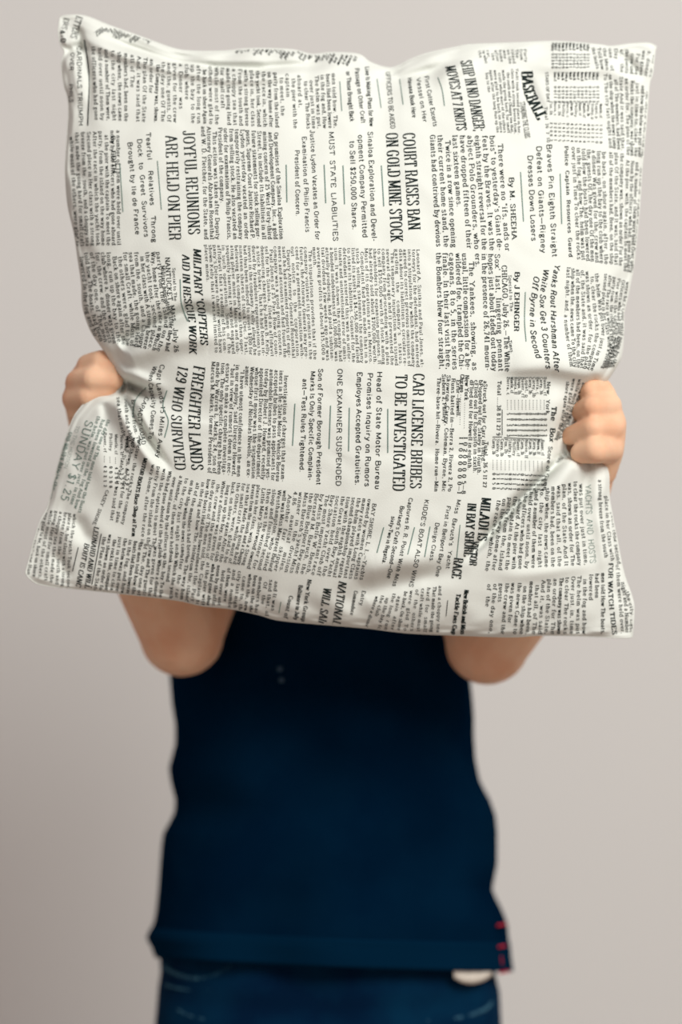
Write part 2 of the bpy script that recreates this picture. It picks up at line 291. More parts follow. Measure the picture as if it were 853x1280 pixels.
TV, TF, TC = [], [], []; tcount = [0]
def bez(pts, n=10):
    return cr(pts, n) if len(pts) > 2 else np.array(pts, float)
def text_line(txt, path, h, style='body', fit=True, weight=1.0, slant=0.0, col=0, indent=0.0, kb=None):
    c = bez(path); L = np.r_[0, np.cumsum(np.hypot(*np.diff(c, axis=0).T))]
    total = L[-1]
    if style == 'head': wv, wh, ser, track = 0.105 * weight, 0.045, 0.06, 0.17
    elif style == 'sans': wv, wh, ser, track = 0.15 * weight, 0.125 * weight, 0, 0.14
    elif style == 'thin': wv, wh, ser, track = 0.07 * weight, 0.06 * weight, 0, 0.12
    else: wv, wh, ser, track = 0.17 * weight, 0.09, 0.10, 0.17
    txt = txt.rstrip(); ind = len(txt) - len(txt.lstrip()); txt = txt.lstrip()
    off = ind * 0.55 * h + indent
    nat = sum((0.34 if ch == ' ' else G.get(ch, G['o'])[0] + track) for ch in txt) - track
    sp = txt.count(' ')
    avail = (total - off) / h
    if fit:
        if style == 'head': kx = avail / nat; extra = 0
        else:
            r_ = avail / nat
            if kb is None: kx = min(max(r_, 0.55), 1.5); extra = max(avail - nat * kx, 0) / sp if sp else 0
            elif r_ > 1.4 * kb: kx = kb; extra = 0
            else: kx = min(max(r_, 0.8 * kb), 1.1 * kb); extra = (avail - nat * kx) / sp if sp else 0
    else: kx, extra = fit_k[0], 0
    nsub = 5 if h > 8 else (3 if h > 4.6 else 2)
    x = off / h
    for ch in txt:
        if ch == ' ': x += 0.34 * kx + extra; continue
        wd, strokes = G.get(ch, G['o'])
        for kind, pt in strokes:
            p = pt.copy(); p[:, 0] = p[:, 0] * kx * 1.0
            if kind == 's': segs = [cr(p, nsub)]
            else: segs = [p[i:i + 2] for i in range(len(p) - 1)]
            for sidx, sg in enumerate(segs):
                if kind == 'l':
                    ln = np.hypot(*(sg[1] - sg[0])) * h
                    k = max(1, int(math.ceil(ln / 4.0)))
                    sg = sg[0] + (sg[1] - sg[0]) * np.linspace(0, 1, k + 1)[:, None]
                d = np.gradient(sg, axis=0); d /= np.hypot(d[:, 0], d[:, 1])[:, None] + 1e-9
                if kind == 's' and np.allclose(sg[0], sg[-1]):
                    dd = d[0] + d[-1]; dd /= np.hypot(*dd) + 1e-9; d[0] = d[-1] = dd
                nx, ny = -d[:, 1], d[:, 0]
                hw = 0.5 * np.sqrt((wv * nx) ** 2 + (wh * ny) ** 2)
                a = sg + np.stack([nx, ny], 1) * hw[:, None]; b = sg - np.stack([nx, ny], 1) * hw[:, None]
                emit(np.vstack([a, b]) + [x, 0], len(sg), h, c, L, slant, col)
            if ser and kind == 'l':
                for e0, e1 in ((p[0], p[1]), (p[-1], p[-2])):
                    dx, dy = e1 - e0
                    if abs(dy) > abs(dx) * 1.1 and abs(dy) > 0.3 and min(abs(e0[1] - t) for t in (0, 0.67, 1.0, -0.28)) < 0.012:
                        s = ser * (1.0 if e0[1] != 0.67 else 0.8); yy = e0[1] + (wh * .5 if e0[1] <= 0 else -wh * .5)
                        r = np.array([[-s - wv / 2, yy + wh * .5], [s + wv / 2, yy + wh * .5], [-s - wv / 2, yy - wh * .5], [s + wv / 2, yy - wh * .5]]) + [e0[0] + x, 0]
                        emit(r, 2, h, c, L, slant, col)
        x += (wd + track) * kx
fit_k = [1.0]
def emit(lp, n, h, c, L, slant, col):
    s = (lp[:, 0] + lp[:, 1] * slant) * h; t = lp[:, 1] * h
    px = np.interp(s, L, c[:, 0]); py = np.interp(s, L, c[:, 1])
    j = np.clip(np.searchsorted(L, s) - 1, 0, len(L) - 2)
    over = np.maximum(s - L[-1], 0)
    T = c[np.minimum(j + 1, len(c) - 1)] - c[np.maximum(j - 1, 0)] if len(c) > 2 else np.repeat((c[1] - c[0])[None], len(s), 0)
    T = T / (np.hypot(T[:, 0], T[:, 1])[:, None] + 1e-9)
    px = px + T[:, 0] * over + T[:, 1] * t; py = py + T[:, 1] * over - T[:, 0] * t
    base = tcount[0]; TV.append(np.stack([px, py], 1)); tcount[0] += len(px)
    i = np.arange(n - 1); TF.append(np.stack([i, i + 1, i + 1 + n, i + n], 1) + base); TC.append(np.full(n - 1, col))
def rule(pts, wpx=1.1, col=1):
    c = cr(pts, 6) if len(pts) > 2 else np.array(pts[0], float) + (np.array(pts[1], float) - np.array(pts[0], float)) * np.linspace(0, 1, max(2, int(math.dist(pts[0], pts[1]) / 5)))[:, None]
    d = np.gradient(c, axis=0); d /= np.hypot(d[:, 0], d[:, 1])[:, None]
    nrm = np.stack([-d[:, 1], d[:, 0]], 1) * wpx / 2
    base = tcount[0]; n = len(c); TV.append(np.vstack([c + nrm, c - nrm])); tcount[0] += 2 * n
    i = np.arange(n - 1); TF.append(np.stack([i, i + 1, i + 1 + n, i + n], 1) + base); TC.append(np.full(n - 1, col))
POOL = ("the company was shown an order for the plan of the State and it was said that all of the members had been on the ship when the news came to the city last "
 "night and a number of them were held over until noon by the officers who had gone aboard at the pier with the captain to meet the party from the island on the way "
 "home after the race in which the yacht took second place in her class with a strong breeze from the south and a choppy sea that made the going hard for small craft "
 "while most of the others were glad to be back on shore again after the long run up the bay to the club where a dinner was given for the crew and the guests of the day "
 "one of the men told how the boats had been lowered in the fog and how the helm was put over just in time to clear the rocks").split()
pool_i = [0]
def filler(nch):
    o = []; n = 0
    while n < nch:
        wd = POOL[pool_i[0] % len(POOL)]; pool_i[0] += 1
        if random.random() < 0.12: wd = wd.capitalize()
        if random.random() < 0.10: wd += random.choice([',', '.', ','])
        o.append(wd); n += len(wd) + 1
    return ' '.join(o)
def natural(txt, track=0.17): return sum((0.34 if ch == ' ' else G.get(ch, G['o'])[0] + track) for ch in txt.strip()) + 0.55 * (len(txt) - len(txt.lstrip()))
def block(right, left, lines, h, style='body', weight=1.0, slant=0.0, col=0):
    R = np.array(right, float); Lf = np.array(left, float)
    n = lines if isinstance(lines, int) else len(lines)
    for i in range(n):
        f = i / (n - 1) if n > 1 else 0; pth = R * (1 - f) + Lf * f
        ln = float(np.hypot(*np.diff(pth, axis=0).T).sum())
        if isinstance(lines, int):
            cut = random.uniform(0.35, 0.8) if random.random() < 0.12 else 1.0
            if cut < 1 and len(pth) == 2: pth[-1] = pth[-2] + (pth[-1] - pth[-2]) * cut; ln *= cut
            tx = filler(max(int(ln / (h * 0.76)) - 2, 3))[:max(int(ln / (h * 0.68)), 2)]
            if random.random() < 0.14: tx = '  ' + tx
        else: tx = lines[i]
        kb = None
        if not isinstance(lines, int): kb = ln / h / sorted(natural(t_) for t_ in lines)[int(len(lines) * 0.55)]
        text_line(tx, [tuple(p) for p in pth], h, style, True, weight, slant, col, kb=kb)
def table(x0, x1, y0, names_len, digit_ys, n, h=3.2, skew=0.0):
    for i in range(n):
        x = x1 + (x0 - x1) * i / (n - 1); s = skew * i
        nm = random.choice(['Lopat, p', 'Berra, c', 'Rivera, lf', 'Carey, 3b', 'Fox, 2b', 'Mantle, cf', 'Dropo, 1b', 'Bauer, rf', 'Staley, p', 'Philley', 'Noren, lf'])
        text_line(nm, [(x, y0 + s), (x, y0 + s + names_len * random.uniform(0.75, 1.0))], h, 'body', True, 1.0)
        y = y0 + names_len + 3
        while y < digit_ys[0] - 4: rule([(x + 0.6, y + s), (x + 0.6, y + s + 0.8)], 0.8, 0); y += 2.2
        for dy in digit_ys: text_line(random.choice('0123450012'), [(x, dy + s), (x, dy + s + 2.3)], h * 1.05, 'body', True, 1.25)

T = text_line
# top band
T('ETTERS', [(96,20),(92,32),(88,47)], 8, 'head'); T('ERS', [(80,22),(77,36)], 7, 'head'); T('4-0', [(75,38),(77,56)], 6, 'sans', weight=1.3)
T('CARDINALS TRIUMPH', [(96,58),(97,100),(99,157)], 5.2, 'sans'); T('OVER PHILS', [(89,66),(87,95),(87,128)], 4.6, 'sans')
rule([(106,50),(111.6,95),(110,157)], 1.4, 0)
block([(196,76),(193,153)], [(115,58),(119,150)], 11, 4.6)
block([(372,94),(375,161)], [(202,78),(202,152)], 24, 4.6)
block([(415,92),(418,160)], [(380,97),(384,161)], 6, 4.6)
block([(444,70),(438,82)], [(128,34),(112,44)], 60, 4.0, weight=1.2, slant=0.2)
rule([(425,102),(427.6,139)], 1.0)
T('or Those Brought Back', [(433,90),(438,152)], 5.2, 'sans'); T('Passage on Other Craft', [(444,86),(452,154)], 5.2, 'sans')
T('Line Is Making Plans for New', [(456.5,84),(462.5,158)], 5.2, 'sans'); rule([(471.5,99),(476.7,135)], 1.0)
T('OFFICERS TO BE AIDED', [(482,90),(489,161)], 5.6, 'sans', weight=0.8); rule([(500,99),(504.4,131)], 1.0)
T('Havana Book Here', [(510,98),(516,147)], 5.2, 'sans'); T('Vessel on Her', [(521,98),(529.6,153)], 5.2, 'sans'); T('First Cutter Escorts', [(531,96),(542.5,158)], 5.2, 'sans')
rule([(548,97),(553,112),(556,132.5)], 1.0)
T('MOVES AT 7 KNOTS', [(557,84),(563,108),(571.5,163)], 12.5, 'head', slant=0.12); T('SHIP IN NO DANGER;', [(576,77),(584,112),(593.5,164)], 13.5, 'head', slant=0.12)
block([(655,62),(657,80)], [(598,64),(602,80)], 12, 3.4)
block([(645,86),(648,168)], [(628,88),(635,166)], 4, 3.3); block([(623,88),(630,166)], [(607,88),(617,166)], 4, 3.3)
T('BASEBALL', [(652,90),(656,118),(672,150)], 14, 'head', weight=2.0, slant=0.1, col=0); T('STANDING THE CLUBS', [(650,128),(656,168)], 6.5, 'thin')
table(690, 734, 54, 10, [67,71,75,79,83], 11, 3.0); table(693, 746, 90, 12, [108,113,117,121,126], 12, 3.0); table(688, 750, 130, 20, [156,161,166,171,177], 13, 3.0, skew=-0.25)
T('STARS OF DAY', [(682,90),(684,128)], 3.6); T('Total 36 7 10', [(681,134),(684,178)], 3.6)
block([(818,64),(812,96)], [(740,60),(746,86)], 12, 4.0)
block([(809,110),(802,197)], [(782,98),(784,194)], 5, 4.2); block([(775,96),(777,188)], [(755,92),(762,185)], 4, 4.2)
# second band
block([(146,163),(147,306)], [(87,166),(95,308)], 9, 4.6)
T('By EDITH', [(139,170),(141,216)], 5, 'body', weight=1.5)
rule([(150,205),(154,265)], 1.0)
T('Brought by Ile de France', [(160,178),(170,293)], 5.6, 'sans', weight=1.1); T('Dock to Greet Survivors', [(172,174),(181,296)], 5.6, 'sans', weight=1.1); T('Tearful Relatives Throng', [(183,166),(191,303)], 5.6, 'sans', weight=1.1)
rule([(197,201),(202,262)], 1.0)
T('ARE HELD ON PIER', [(207,170),(209.5,230),(212,300)], 14.5, 'head', weight=1.15); T('JOYFUL REUNIONS', [(229,164),(233,230),(236,293)], 14.5, 'head', weight=1.15)
block([(343,166),(350,299)], [(252,158),(256,299)], ['On promises of the Sinaloa Exploration','and Development Company, Inc., a gold','mining concern of 25 West Forty-third','Street, to include its liabilities in all','future statements for stock selling pur-','poses, Supreme Court Justice Richard P.','Lydon yesterday vacated an order','temporarily restraining the company','from selling stock. He also vacated an','order for examination of Philip Francis,','President of the company.','  This action was taken after Deputy','Attorney Generals Abraham Rosenthal','and W. D. Fletcher, for the State, and'], 5.0)
rule([(358,206),(359,253)], 1.3); T('President of Concern.', [(369,188),(370.5,270)], 5.4, 'sans'); T('Examination of Philip Francis', [(378,171),(382.5,290)], 5.4, 'sans'); T('Justice Lydon Vacates an Order for', [(388,163),(395,300)], 5.4, 'sans')
rule([(405.5,206),(407.5,254)], 1.3); T('MUST STATE LIABILITIES', [(411.5,165),(417,301.5)], 6, 'sans', weight=0.95); rule([(429,207),(431,255.5)], 1.3)
T('to Sell $250,000 Shares.', [(437.5,176.5),(441,287)], 6.2, 'sans'); T('opment Company Permitted', [(448,169),(454,297)], 6.2, 'sans'); T('Sinaloa Exploration and Devel-', [(460,165),(465.5,301.5)], 6.2, 'sans'); rule([(477,207),(480,258)], 1.3)
T('ON GOLD MINE STOCK', [(482.7,167),(486,230),(489,302)], 15, 'head', weight=1.15); T('COURT RAISES BAN', [(504,167),(507.5,225),(511,287)], 15, 'head', weight=1.15)
block([(622,170),(632,314)], [(538,169),(546,308)], ['   There were no "ifs, ands or','bois" to yesterday\'s Giant de-','feat by the Braves. It was the','eighth straight reversal for the','abject Polo Grounders, who','have dropped fifteen of their','last sixteen games.','  Twice in a row since opening','their current home stand, the','Giants had contrived by devious'], 6.3)
T('By M. SHEEHA', [(636.7,222),(640.5,299)], 6, 'body', weight=1.3); rule([(651,215),(654.7,277)], 1.2)
T('Dresses Down Losers', [(660,194.5),(665,301)], 6.2, 'sans', weight=1.1); T('Defeat on Giants\u2014Rigney', [(671,183),(677,316)], 6.2, 'sans', weight=1.1); T('Braves Pin Eighth Straight', [(683.7,180.6),(691,321)], 6.2, 'sans', weight=1.1)
rule([(700.5,217),(702.5,280)], 1.2); T('Police Captain Resources Guard', [(706,183),(711.6,321)], 4.6, 'body', weight=1.5)
block([(753,190),(756,330)], [(715,184),(722,324)], 7, 4.8); block([(776,192),(774,332)], [(762,190),(763,330)], 3, 4.4); block([(801,204),(792,341)], [(783,200),(780,339)], 4, 4.2)
# third band
block([(196,315),(201,370),(206,405),(196,438)], [(99,316),(104,352),(107,388),(120,426)], 15, 5.0)
T('  Military helicopters, after they had', [(201,327),(205,370),(212,402),(207,438)], 5.0)
T('NANTUCKET, Mass., July 26', [(207,322),(210,370),(216,400),(218,440)], 5.6); T('Special to The', [(216,335),(218,376)], 3.6)
rule([(225.5,349),(227,380),(235,402)], 1.2)
T('AID IN RESCUE WORK', [(228,318),(230,370),(236,402),(237,441)], 9, 'head', weight=1.9, slant=0.22); T("MILITARY 'COPTERS", [(242,311),(243.5,360),(248,392),(251,430)], 9.5, 'head', weight=1.9, slant=0.22)
block([(521,312),(526.5,459)], [(256,306),(264,440)], ['Leonard A. Snitkin and Paul Jones, at-','torneys for the defendant, had entered','into a stipulation by which the company','agreed to correct previous omissions of','data about its liabilities in circulars re-','garding the company\'s status.','  The temporary injunction was issued','several days ago and it prevented the','company from proceeding with a plan','to sell $250,000 worth of stock among','shareholders for expansion purposes. It','had already sold about $700,000 worth.','Most of its operations are in Mexico.','  Complaint had been made that in a','stock selling statement the company','listed its assets at $4,566,000 and failed','to state its liabilities. Counsel for the','defendant asserted this was an unfor-','tunate and unintentional error of omis-','sion. It was shown the company had','a bonded indebtedness of $1,000,000, was','actually producing, had paid a substan-','tial dividend a few weeks ago and was','averaging profits of about $15,000 a','month.','  The stipulation provides that if the','company violates its promise in the','future, the Attorney General may pro-','ceed for a permanent injunction with-','out notice to the corporation.','  Deputy Attorney General Rosenthal','said he had examined reports of engi-','neers and accounts and had found the','company was a good going concern.','  Paul Jones of 25 Park Row of coun-','sel for the Sinaloa, filed an affidavit','denouncing charges by James B. Kelly,','a stock broker, that he had been in-','duced by fraudulent representations to','invest in the company. Kelly alleged he','had thus been induced to invest $200 for','nineteen shares of stock Dec. 7 last,','believing the company was then oper-','ating placer mines in Mexico and sub-','sequently learning it was not engaged','in such operations. Some of the','affidavit that a reading of his com-','pany\'s Delaware charter would have','shown Kelly that it was not limited to','placer mines.'], 3.95)
block([(627,318),(632,464)], [(545.6,316),(550,461)], ['    CHICAGO, July 26.\u2014The White','Sox\' last, lingering pennant','hopes just about faded out today','in the presence of 26,741 mourn-','ers.','   The Yankees, showing, as','usual, little compassion for a be-','wildered foe, trampled the Chi-','cagoans, 8 to 5, in the series','finale. In their last visit here,','the Bombers blew four straight,'], 6.3)
T('Special to The', [(636,344),(638,389)], 3.8); T('Times.', [(636,426),(639,442)], 3.8); T('By J EHINGER', [(644,340),(643,414)], 6, 'body', weight=1.6); rule([(657,365),(656,400),(658,427)], 1.1)
T('Off Byrne in Second', [(668,345),(663,390),(665,425),(671,448)], 6.8, 'sans', slant=0.22, weight=1.15); T('White Sox Get 3 Counters', [(680,336),(675.5,375),(678,416),(683,460)], 6.8, 'sans', slant=0.22, weight=1.15); T('Yanks Rout Harshman After', [(694,330),(689,365),(690,420),(694,464)], 6.8, 'sans', slant=0.22, weight=1.15)
block([(744,342),(748,380),(752,420),(738,462)], [(709,334),(707,380),(706,405),(713,458)], 7, 4.6); block([(783,352),(777,390),(775,420),(765,458)], [(756,342),(753,385),(760,430),(752,460)], 6, 4.0)
# fourth band
T('129 WHO SURVIVED', [(223,457),(214.5,521),(219.6,587)], 13, 'head', weight=1.25, slant=0.1); T('FREIGHTER LANDS', [(242.5,457),(236,524),(240,587)], 14.5, 'head', weight=1.25, slant=0.1)
rule([(209,488),(204,508),(210.6,526),(206,547)], 1.2)
T('Capt Lands 15 Miles Away', [(201,455),(196,478),(201,505),(199,540),(195,572)], 5.6, 'sans'); T('When Capacity Comes To', [(192,457),(186,477),(190,505),(186,548)], 5.4, 'sans'); T('CAPACITY LOAD', [(182,496),(173,518),(177,556)], 5, 'sans')
rule([(183,484),(170,500),(166,522)], 1.0)
block([(165,500),(166,530),(174,560)], [(146,497),(150,530),(160,560)], 3, 4.2)
block([(356,464),(351.6,602)], [(265,452),(260,591)], ['  Investigation of charges that exam-','iners in the State Motor Vehicle Bureau','accepted bribes to pass applicants for','automobile licenses was promised yes-','terday by Robert J. Howard, recently','appointed Director of the department,','whose first move was the suspension','Wednesday of Nicholas Nivello, an ex-','aminer.','  "I have utmost confidence in the men','in our employ," said Director Howard,','" but in view of rumors I deem it nec-','essary to make a complete investiga-','tion. The only specific charge has been','made by Warren L. Marks, 24, son of','Marcus M. Marks, former President of'], 4.8)
rule([(369,504.5),(366,557)], 1.3); T('ant\u2014Test Rules Tightened.', [(379,473.5),(375,589.6)], 5.6, 'sans', weight=1.1); T('Marks Is Only Specific Complain-', [(389,464),(385.6,600)], 5.6, 'sans', weight=1.1); T('Son of Former Borough President', [(398.5,461),(396,605.6)], 5.6, 'sans', weight=1.1)
rule([(413.5,507),(411.7,561)], 1.3); T('ONE EXAMINER SUSPENDED', [(422.5,461),(420.4,607)], 6, 'sans'); rule([(437,509.6),(436,564)], 1.3)
T('Employes Accepted Gratuities.', [(447,465),(444.4,606)], 6.2, 'sans', weight=1.1); T('Promises Inquiry on Rumors', [(460,466),(456.5,607.6)], 6.2, 'sans', weight=1.1); T('Head of State Motor Bureau', [(472,464.5),(469.4,611.5)], 6.2, 'sans', weight=1.1); rule([(485,511),(485,566)], 1.3)
T('TO BE INVESTIGATED', [(495,468),(491.5,613)], 14.5, 'head', weight=1.2); T('CAR LICENSE BRIBES', [(517,467),(513,610)], 14, 'head', weight=1.2)
T('Three-base hit\u2014Rivera.  Home run\u2014Min', [(547,472),(543.5,614)], 4.6, weight=1.2); T('Siebern 2, Philley.', [(553,468),(554,529)], 4.6, weight=1.2); T('Skowron, Carey, Coleman, Byrne, Mic', [(559,469),(553,614)], 4.6, weight=1.2)
T('Runs batted in\u2014Berra 2, Rivera 2, Po', [(565,473),(560.6,614)], 4.6, weight=1.2); T('  Error\u2014Howell.', [(571,470),(571,521)], 4.6, weight=1.2)
T('Chicago', [(576,468),(575.5,490)], 4.8, weight=1.2); T('..............', [(576,493),(574.5,542)], 4.8); T('1 1 0 0 0 0 0 0\u20141', [(574.5,546),(572,617)], 4.8, weight=1.4)
T('New York', [(582,469),(581,500)], 4.8, weight=1.2); T('............', [(581,503),(580,540)], 4.8); T('1 0 2 0 0 0 0 5\u20148', [(580,546),(577.5,617)], 4.8, weight=1.4)
T('dFlied out for Howell in eighth.', [(588,475),(585,587)], 4.6, weight=1.2); T('cFlied out for Esposito in sixth.', [(593.6,475),(592,591)], 4.6, weight=1.2); T('bPopped out for Staley in fourth.', [(599.3,475),(597,593)], 4.6, weight=1.2); T('aStruck out for Carr in third.', [(605,476),(602,578)], 4.6, weight=1.2)
T('Total ....38 8 11 27 9', [(622.5,476),(621,544)], 4.6, weight=1.2); rule([(628,512),(628,544)], .8, 0); T('Total...36 5 11 27', [(606,552),(604,609)], 4.6, weight=1.2); rule([(616,546),(628,546)], .8, 0)
table(634, 680, 471, 26, [516,523,530,536.5,543], 11, 3.7); table(616, 677, 550, 24, [593,599,605,611], 13, 3.7, skew=-0.15); rule([(630,547),(678,549)], .8, 0)
T('New York', [(684,477),(683,517)], 4.4, weight=1.3); T('The   Box', [(690,508),(687,552)], 6, 'body', weight=1.6); T('Score of Game', [(686,558),(680,612)], 4.6, weight=1.2)
block([(731,474),(716,510),(703,545)], [(709,472),(703,515),(694,550)], 4, 4.0)
# lower left
T('SUNDAY $1.25', [(108,525),(97,560),(87,592),(76,624)], 9.5, 'thin', weight=1.6, col=1); T('TO THE HUDSON', [(96,532),(80,585)], 4.4, 'thin', col=1); block([(88,540),(66,612)], [(83,541),(57,634)], 3, 4.0, col=1)
block([(136,520),(118,570),(98,640)], [(122,520),(106,570),(88,630)], 3, 4.2, col=1)
table(130, 158, 545, 26, [586,592,598,604,610], 5, 3.6, skew=-1.0)
block([(173,548),(163,600),(152,655)], [(160,545),(146,600),(138,650)], 3, 4.2); T('MOTOR BOATS Base Shop at Farm', [(180,572),(170,615),(165,670)], 4.8, weight=1.5)
T('CASEY  SHORE', [(133,612),(116,655)], 4.0)
block([(246,603),(236,650),(234,696)], [(190,580),(182,625),(176,680)], 9, 4.3)
T('LEONARD AND WILL', [(118,658),(106,734)], 6.4, 'head', weight=1.7, slant=0.15); T('BOUT IS CANC', [(106,679),(95,732)], 6.4, 'head', weight=1.7, slant=0.15); rule([(98,684),(91,714)], 1.0, 0); rule([(127,667),(114,735)], 1.0, 0)
block([(92,642),(86,690),(84,735)], [(52,636),(40,682),(34,718)], 8, 4.0); block([(206,686),(199,746)], [(130,666),(117,739)], 13, 4.3, weight=1.15)
block([(344,726),(338,773)], [(213,690),(205,749)], 21, 4.3, weight=1.15)
# fifth band
block([(322,606),(316,650),(303,706)], [(253,598),(246,650),(240,697)], 12, 4.2)
block([(467,624),(458,680),(450,724)], [(328,610),(322,660),(309,710)], ['  BAY SHORE, L. I.,\u2014Yachts','owned by women Captains','many races with Long Class','the helm played important','second championship regatta','tion with the eighth annual','the Great South Bay Yacht','sociation held over the','Bay Shore Yacht Club off','The most important race','by Miss Belle W. Bench,','Bernard M. Baruch, the','the Blue Bellport Bay one','Miss Baruch\'s yacht Miss','winner in the division','4.86 nautical miles.','  Another fair skipper','well was Miss Margaret Buford','Westhampton, who sailed','sloop and finished second','then was the winner for','Little Mary Sherwood owned'], 4.6)
T('sixty-Two in Regatta.', [(490,645),(478,704)], 4.8, 'sans', weight=1.1); T("Borland's Craft Second\u2014One", [(501,632),(493,675),(484,722)], 4.8, 'sans', weight=1.1); T('Captures R. R. Point With Miss', [(511.6,622),(502.5,682),(491,732)], 4.8, 'sans', weight=1.1)
rule([(480,659),(471.6,691)], 1.2); rule([(518.5,659),(510,693)], 1.2); rule([(538,658),(531,696)], 1.2)
T("KIDDE'S BOAT ALSO WINS", [(531.4,624),(519,698),(511.6,733)], 5.2, 'sans'); T('Design Class.', [(545,653),(537,702)], 4.8, 'sans'); T('First in Bellport Bay One', [(559,632),(554,664),(545,720)], 4.8, 'sans', weight=1.1); T("Miss Baruch's Yacht", [(572,624),(564.5,662),(558,710)], 4.8, 'sans', weight=1.1)
rule([(575.5,656),(571,699)], 1.0); T('IN BAY SHORE', [(585,629),(580,695)], 11, 'head', weight=1.6); T('RACE', [(568,697),(565,722)], 11.5, 'head', weight=1.6); T('MILADI IS', [(602.6,622),(597,675)], 12, 'head', weight=1.7); T('VICTOR', [(590,676),(587,706)], 9, 'head', weight=1.7)
block([(724,600),(726,650),(731,706)], [(622,625),(614,670),(607,713)], 16, 4.8, weight=1.1); T('YACHTS  AND  HOSTS', [(732,606),(734,655),(738,704)], 7.5, 'thin', weight=1.2, col=1); block([(764,640),(768,680),(772,705)], [(748,600),(750,650),(756,697)], 3, 4.4)
# bottom band
T('NATIONAL', [(424,726),(416,780)], 10, 'head', weight=1.5, slant=0.15); T('WILL SAIL', [(405,734),(398,780)], 10, 'head', weight=1.5, slant=0.15); T('New York Group', [(385,724),(377,776)], 5, 'body', weight=1.2); T('Baltimore in July', [(374,731),(368,774)], 5, weight=1.1); T('Count of', [(362,744),(355,772)], 5, weight=1.1); rule([(351.5,752),(349,766)], 1.0)
T('Entry', [(453,738),(450,756)], 4.6); T('Commodore', [(443,738),(438,768)], 4.6)
block([(549,732),(546,790)], [(470,745),(456,785)], 12, 4.2); T('New British and Miss', [(581,737),(576,792)], 5.4, weight=1.6); T('Tackle Fans Cup', [(571,742),(565,792)], 5.4, weight=1.6); rule([(560,750),(558,770)], .8, 0)
block([(640,728),(634,792)], [(610,730),(604,791)], 5, 4.8, weight=1.1); block([(752,716),(752,792)], [(648,728),(642,792)], 15, 4.8, weight=1.1)
T('FOR WATCH TIDES', [(761,704),(761,745),(766,793)], 5.6, weight=1.6); block([(782,740),(788,764),(788,790)], [(770,706),(773,745),(777,792)], 3, 4.6)

TV_ = np.vstack(TV); TF_ = np.vstack(TF); TC_ = np.concatenate(TC)
# find (u, v) of every lettering vertex on the cloth
nu = 900; a_ = np.linspace(0, 1, nu); UU, VV = np.meshgrid(a_, a_); xy = coons(UU, VV)
tabu = np.full((830, 870), np.nan); tabv = tabu.copy()
ii = np.clip(xy[..., 1].round().astype(int), 0, 829); jj = np.clip(xy[..., 0].round().astype(int), 0, 869)
tabu[ii, jj] = UU; tabv[ii, jj] = VV
for k_ in range(4):           # close pinholes of the table from neighbouring entries
    for ax, sh_ in ((0, 1), (0, -1), (1, 1), (1, -1)):
        ru = np.roll(tabu, sh_, ax); rv = np.roll(tabv, sh_, ax); hole = np.isnan(tabu) & ~np.isnan(ru)
        tabu[hole] = ru[hole]; tabv[hole] = rv[hole]
pi_ = np.clip(TV_[:, 1].round().astype(int), 0, 829); pj = np.clip(TV_[:, 0].round().astype(int), 0, 869)
u = tabu[pi_, pj]; v = tabv[pi_, pj]; ok = ~np.isnan(u); u = np.where(ok, u, 0.5); v = np.where(ok, v, 0.5)
for it in range(4):
    p0 = coons(u, v); e = 1e-3
    pu = (coons(np.minimum(u + e, 1), v) - coons(np.maximum(u - e, 0), v)) / (np.minimum(u + e, 1) - np.maximum(u - e, 0))[:, None]
    pv = (coons(u, np.minimum(v + e, 1)) - coons(u, np.maximum(v - e, 0))) / (np.minimum(v + e, 1) - np.maximum(v - e, 0))[:, None]
    r = TV_ - p0; det = pu[:, 0] * pv[:, 1] - pu[:, 1] * pv[:, 0]; det = np.where(abs(det) < 1e3, 1e3, det)
    du = (r[:, 0] * pv[:, 1] - r[:, 1] * pv[:, 0]) / det; dv = (pu[:, 0] * r[:, 1] - pu[:, 1] * r[:, 0]) / det
    u = np.clip(u + np.clip(du, -.01, .01), 0, 1); v = np.clip(v + np.clip(dv, -.01, .01), 0, 1)
X, Y, y = surf(u, v)
res = np.hypot(X - TV_[:, 0], Y - TV_[:, 1])
ok &= (res < 0.8) & (np.minimum(np.minimum(u, 1 - u), np.minimum(v, 1 - v)) > 0.0012)
# offset along the local normal
e = 8e-4
def wp(uu, vv): return world_np(*surf(np.clip(uu, 0, 1), np.clip(vv, 0, 1)))
nrm = np.cross(wp(u, v + e) - wp(u, v - e), wp(u + e, v) - wp(u - e, v)); nrm /= np.linalg.norm(nrm, axis=1)[:, None] + 1e-12
nrm = np.where((nrm[:, 1] > 0)[:, None], -nrm, nrm)
W = world_np(X, Y, y) + nrm * 0.00038
keep = ok[TF_].all(1)
for sel, m, nm in ((0, M_ink, 'printed_lettering'), (1, M_ink_fade, 'faded_print')):
    Fk = TF_[keep & (TC_ == sel)]; uq, inv = np.unique(Fk, return_inverse=True)
    me = quads_np(nm, W[uq], inv.reshape(-1, 4)); o = link_mesh(nm, me, m, smooth=False); child_of(o, pillow)
    o['kind'] = 'stuff'
    o['label'] = 'black newspaper lettering printed on the cotton' if sel == 0 else 'faded green-grey rules and figures printed between the columns'

